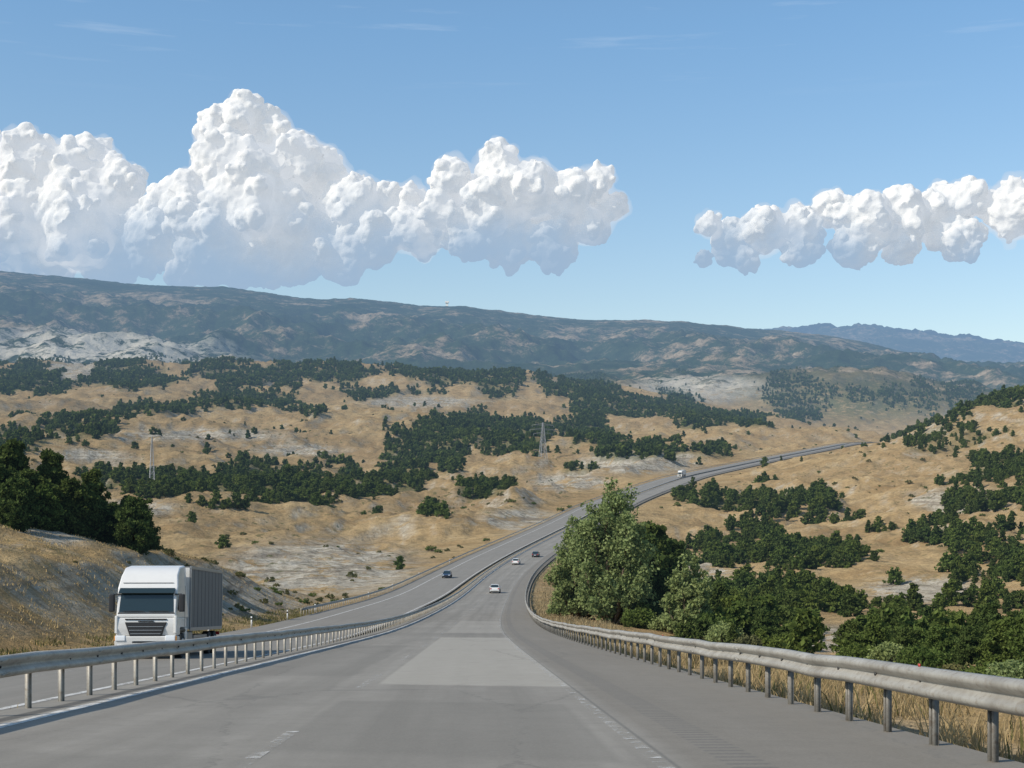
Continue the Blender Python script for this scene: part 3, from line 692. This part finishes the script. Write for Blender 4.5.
        bx('side_guard',s*1.15-.02,s*1.15+.02,3.6,L-3.1,.5,.62,M_alu,T);bx('side_guard',s*1.15-.02,s*1.15+.02,3.6,L-3.1,.75,.87,M_alu,T)
        for yy in (1.28,L-2.6,L-1.35): wheel('wheel',s*1.05,yy,.5,.3,T,M_tyre,M_rim)
        bx('tail_lamp',s*.95-.2,s*.95+.2,L-.02,L+.04,.8,.95,M_tail,T)
    bx('front_bulkhead',-1.2,1.2,x0-.03,x0-.002,z0,z1-.05,M_white,T)
    bx('fuel_tank',.6,1.15,2.5,3.5,.5,1.05,M_alu,T,.06);bx('toolbox',-1.15,-.6,2.5,3.3,.5,1.05,M_blk,T,.05)
    bx('underrun_bar',-1.15,1.15,L-.12,L,.45,.58,M_blk,T)
    return T
truck(55.5,-10.9,-1)
def car(y,off,facing,paint):
    C=place('car' if facing>0 else 'oncoming_car',y,off,facing,.01)
    body=[(.02,.30),(.0,.52),(.08,.70),(.95,.90),(1.25,.96),(3.95,1.00),(4.25,.95),(4.38,.72),(4.40,.45),(4.32,.26),(3.9,.22),(.5,.22)]
    extr('body',body,0,lambda a,z:(.89 if .4<a<4.1 else .80)-(.04 if z>.85 else 0),paint,C,.05)
    gh=[(1.15,.955),(1.95,1.40),(2.5,1.46),(3.3,1.43),(4.05,.995)]
    extr('greenhouse',gh,0,lambda a,z:.80-(z-.95)*.42,M_glass,C,.03)
    rf=[(1.90,1.385),(2.0,1.43),(2.5,1.485),(3.25,1.46),(3.42,1.40)]
    extr('roof',rf,0,lambda a,z:.625,paint,C,.02)
    for s in (-1,1):
        for a,b in (((1.15,.96),(1.95,1.41)),((2.62,.98),(2.62,1.45)),((4.03,1.0),(3.3,1.44))):
            wa=.80-(a[1]-.95)*.42+.008;wb=.80-(b[1]-.95)*.42+.008
            prim('pillar',[(s*wa,a[0]-.05,a[1]),(s*wa,a[0]+.05,a[1]),(s*wb,b[0]+.05,b[1]),(s*wb,b[0]-.05,b[1]),(s*(wa-.05),a[0]-.05,a[1]),(s*(wa-.05),a[0]+.05,a[1]),(s*(wb-.05),b[0]+.05,b[1]),(s*(wb-.05),b[0]-.05,b[1])],BF,paint,C)
        bx('mirror',s*.95-.08,s*.95+.08,1.45,1.6,.98,1.1,paint,C,.03)
        bx('headlamp',s*.62-.16,s*.62+.16,-.015,.12,.58,.70,M_lamp,C,.02)
        bx('tail_lamp',s*.66-.15,s*.66+.15,4.31,4.41,.68,.86,M_tail,C,.02)
        for yy in (.85,3.50): wheel('wheel',s*.80,yy,.32,.21,C,M_tyre,M_rim)
    bx('grille',-.42,.42,-.02,.05,.40,.56,M_blk,C,.01);bx('number_plate',-.26,.26,4.40,4.415,.52,.63,M_plate,C)
    bx('rear_bumper_trim',-.7,.7,4.30,4.405,.28,.38,M_blk,C,.02)
M_cd=simple('dark_grey_paint',(.04,.045,.055),.25,0,0,1,.6);M_cb=simple('blue_black_paint',(.02,.03,.055),.25,0,0,1,.6)
car(240,1.2,1,M_white);car(345,-.6,1,M_white);car(372,1.6,1,M_cd);car(292,-11.5,-1,M_cb)
truck(800,-8.8,-1,11.5,M_white,'delivery_truck')
# ------------------------------------------------------------ pylons
M_steel=simple('pylon_steel',(.34,.35,.36),.6,.2)
def pylon(px,Y,h,bw,th,arms=True):
    x=W(px,Y);z=H1(x,Y);P=empty('electricity_pylon',(x,Y,z-.3),(0,0,.4));S=[]
    def c(z,i):
        q=z/h;w=bw*(1-q*.86) if q<.75 else bw*(.355-.2*(q-.75)/.25)
        sx=(-1,1,1,-1)[i];sy=(-1,-1,1,1)[i];return (sx*w/2,sy*w/2,z)
    lv=[0,.16,.3,.42,.53,.63,.72,.8,.88,.95,1.]
    for a,b in zip(lv[:-1],lv[1:]):
        for i in range(4):
            j=(i+1)%4
            S+= [(c(a*h,i),c(b*h,i),th,th),(c(a*h,i),c(b*h,j),th*.6,th*.6),(c(a*h,j),c(b*h,i),th*.6,th*.6),(c(b*h,i),c(b*h,j),th*.6,th*.6)]
    v,f=tubes(S,4);obj('lattice_tower',mesh_np('lattice_tower',v,f,[M_steel]),P)
    if arms:
        S=[]
        for zz,l in ((.72,.26),(.82,.36),(.94,.3)):
            for s in (-1,1):
                e=(s*l*h,0,zz*h)
                for i in range(4):
                    if (c(0,i)[0]>0)==(s>0): S.append((c((zz+(.0 if i%2 else .04))*h,i),e,th*.7,th*.5))
                S.append((e,(e[0],0,e[2]-.05*h),th*.6,th*.6))
        v,f=tubes(S,4);obj('cross_arms',mesh_np('cross_arms',v,f,[M_steel]),P)
pylon(543,960,27,5,.15)
pylon(152,520,21,2.2,.08,False)
x=W(447,9800);z=H1(x,9800)
P=empty('ridge_lookout_tower',(x,9800,z-6));
bx('tower_shaft',-8,8,-8,8,0,42,M_wht,P);bx('tower_head',-13,13,-13,13,42.02,54,M_wht,P)
# ------------------------------------------------------------ clouds
def m_cloud(z0,z1):
    t=NT('cloud');p=t.pos();z=t.n('ShaderNodeSeparateXYZ',{0:p}).outputs[2]
    nn=t.noise(p,.0008,6,.6)
    zz=t.math('ADD',z,t.math('MULTIPLY',t.math('SUBTRACT',nn,.5),2000.))
    f2=t.n('ShaderNodeMapRange',{0:zz,1:z0,2:z1,3:.96,4:.08},interpolation_type='SMOOTHSTEP').outputs[0]
    bp=t.n('ShaderNodeBump',{'Height':t.noise(p,.010,6,.65),'Strength':.35,'Distance':60.})
    d=t.n('ShaderNodeBsdfDiffuse',{'Color':(.48,.465,.43,1),'Normal':bp.outputs[0]})
    e=t.n('ShaderNodeEmission',{'Color':(.66,.69,.75,1),'Strength':.54})  # glow painted in for light scattered inside the cloud
    s=t.n('ShaderNodeAddShader',{0:d.outputs[0],1:e.outputs[0]})
    hz=t.n('ShaderNodeEmission',{'Color':(.335,.475,.65,1),'Strength':1.})  # painted haze: cloud base fades into a sky-coloured glow
    s2=t.n('ShaderNodeMixShader',{0:f2,1:s.outputs[0],2:hz.outputs[0]})
    return t.fin(s2.outputs[0])
def m_mist_glow(dn,col):
    t=NT('cloud_mist_glow')
    a=t.n('ShaderNodeVolumeAbsorption',{'Color':(0,0,0,1),'Density':dn})
    e=t.n('ShaderNodeEmission',{'Color':(*col,1),'Strength':dn})  # shell glows by itself: scattered light added to soften edges and fill creases
    s=t.n('ShaderNodeAddShader',{0:a.outputs[0],1:e.outputs[0]})
    t.t.links.new(s.outputs[0],t.out.inputs['Volume']);t.m.cycles.emission_sampling='NONE'
    return t.m
MIST_GLOW=m_mist_glow(1/480.,(.70,.755,.83))
tx=[]
for i,(ty,sz) in enumerate((('VORONOI',640.),('VORONOI',280.),('CLOUDS',120.),('CLOUDS',260.),('VORONOI',130.))):
    q=bpy.data.textures.new('cloudtex%d'%i,type=ty);q.noise_scale=sz
    if ty=='CLOUDS': q.noise_depth=5
    else: q.distance_metric='DISTANCE_SQUARED'
    tx.append(q)
_b=bmesh.new();bmesh.ops.create_icosphere(_b,subdivisions=3,radius=1.0);_b.verts.ensure_lookup_table()
IV=np.array([v.co[:] for v in _b.verts]);IF=np.array([[v.index for v in f.verts] for f in _b.faces]);_b.free()
def cloud(name,lobes,D,vox,base,top):
    k=D/F;r=random.Random(len(lobes)+3);VS=[];MS=[]
    c0=Vector((W(sum(l[0] for l in lobes)/len(lobes),D),D,(HY-200)*k))
    def sp(x,y,z,rad,up):
        VS.append((x,y,z,rad))
        if up: MS.append((x,y,z,rad))
    for (a,b,rr) in lobes:
        x=W(a,D)-c0.x;z=(HY-b)*k-c0.z;R=rr*k*.82;y=r.uniform(-.6,.6)*R;up=b<240
        sp(x,y,z,R,up)
        for j in range(22):
            v=Vector((r.gauss(0,1),r.gauss(0,1)-.5,r.gauss(0,1)+.25)).normalized();q=r.uniform(.16,.48)*R
            c=Vector((x,y,z))+v*R*.86;sp(c.x,c.y,c.z,q,up)
            for jj in range(4):
                v2=(v+Vector((r.gauss(0,.6),r.gauss(0,.6),r.gauss(0,.6)))).normalized();c2=c+v2*q*.9;sp(c2.x,c2.y,c2.z,q*r.uniform(.25,.5),up and jj<1)
    def blob(S,add,nm,mat):
        V=np.concatenate([IV*(s[3]+add)+np.array(s[:3]) for s in S]);Fc=np.concatenate([IF+i*len(IV) for i in range(len(S))])
        return mesh_np(nm,V,Fc,[mat])
    C=empty(name,c0)
    o=obj('cloud_body',blob(VS,0,'cloud_body',m_cloud((HY-base)*k,(HY-top)*k)),C)
    m=o.modifiers.new('r','REMESH');m.mode='VOXEL';m.voxel_size=vox;m.use_smooth_shade=True
    sm=o.modifiers.new('s','SMOOTH');sm.iterations=3;sm.factor=.5
    for q,st,ml in ((tx[0],-120,.3),(tx[1],-60,.3),(tx[4],-22,.3),(tx[2],90,.5)):
        d=o.modifiers.new('d','DISPLACE');d.texture=q;d.strength=st;d.mid_level=ml;d.texture_coords='LOCAL'
    o=obj('cloud_mist_glow',blob(MS,38,'cloud_mist_glow',MIST_GLOW),C)
    m=o.modifiers.new('r','REMESH');m.mode='VOXEL';m.voxel_size=38;m.use_smooth_shade=True
    sm=o.modifiers.new('s','SMOOTH');sm.iterations=2;sm.factor=.5
    d=o.modifiers.new('d','DISPLACE');d.texture=tx[3];d.strength=230;d.mid_level=.5;d.texture_coords='LOCAL'
    return C
cloud('cumulus_cloud',[(-60,185,60),(-10,180,50),(30,165,36),(60,200,58),(92,162,30),(122,188,30),(20,230,60),(90,235,48),(-40,240,60),(140,242,40),(30,262,40),(110,262,36)],21500,26,292,185)
cloud('cumulus_cloud',[(243,120,24),(268,136,32),(222,132,24),(222,162,32),(300,160,32),(190,208,36),(250,205,62),(327,182,32),(352,208,32),(160,240,38),(215,248,50),(290,240,52),(385,208,26),(412,200,22),(375,240,34),(420,235,30),(250,262,36),(340,255,34)],20000,24,292,185)
cloud('cumulus_cloud',[(498,172,28),(452,178,22),(530,192,36),(490,212,36),(565,200,30),(598,182,18),(612,207,17),(552,240,30),(510,240,30),(440,212,22),(470,240,28),(590,225,20),(555,258,20)],19500,24,288,185)
cloud('cumulus_cloud',[(708,226,14),(733,240,24),(765,234,26),(797,228,22),(830,210,22),(862,226,34),(900,220,30),(940,214,32),(964,200,22),(1010,212,34),(1055,214,42),(1110,220,42),(703,260,12),(745,258,17),(800,250,24),(850,250,24),(900,248,22),(960,242,24)],20500,24,278,215)
# ------------------------------------------------------------ light
el=math.radians(38);az=math.radians(241)
sv=Vector((math.sin(az)*math.cos(el),math.cos(az)*math.cos(el),math.sin(el)))
L=bpy.data.lights.new('sun','SUN');L.energy=4.4;L.angle=math.radians(.5);L.color=(1,.91,.79)
so=bpy.data.objects.new('sun',L);scene.collection.objects.link(so);so.rotation_euler=sv.to_track_quat('Z','Y').to_euler()
w=bpy.data.worlds.new('World');scene.world=w;w.use_nodes=True;nt=w.node_tree
bg=nt.nodes['Background'];sky=nt.nodes.new('ShaderNodeTexSky');sky.sky_type='NISHITA';sky.sun_disc=False
sky.sun_elevation=el;sky.sun_rotation=az;sky.altitude=500;sky.air_density=1.0;sky.dust_density=1.2;sky.ozone_density=1.6
class WT(NT):
    def __init__(s,t): s.t=t
q=WT(nt);tc=q.n('ShaderNodeTexCoord').outputs['Generated']
sx=q.n('ShaderNodeSeparateXYZ',{0:tc})
g=q.n('ShaderNodeMapRange',{0:sx.outputs[2],1:.10,2:.32}).outputs[0]
tint=q.mix(g,(1.10,1.04,.94),(.92,1.12,1.15))
c=q.n('ShaderNodeVectorMath',{0:sky.outputs[0],1:tint},operation='MULTIPLY').outputs[0]
cy=q.n('ShaderNodeCombineXYZ',{0:q.math('MULTIPLY',sx.outputs[0],6.),1:sx.outputs[1],2:q.math('MULTIPLY',sx.outputs[2],90.)}).outputs[0]
ci=q.ramp(q.noise(cy,1.0,5,.6),[(.58,0),(.76,.2)])
ci=q.math('MULTIPLY',ci,q.n('ShaderNodeMapRange',{0:sx.outputs[2],1:.27,2:.31}).outputs[0])
c=q.mix(ci,c,(6.,6.4,6.8))
nt.links.new(c,bg.inputs[0]);bg.inputs[1].default_value=.15
w.cycles.sampling_method='MANUAL';w.cycles.sample_map_resolution=512
# ------------------------------------------------------------ camera
cd=bpy.data.cameras.new('camera');cam=bpy.data.objects.new('camera',cd);scene.collection.objects.link(cam)
cam.location=(0,0,0);cam.rotation_euler=(math.radians(90),0,0)
cd.sensor_width=36;cd.lens=F/1024*36;cd.shift_y=(HY-384)/1024;cd.clip_start=.1;cd.clip_end=80000
scene.camera=cam
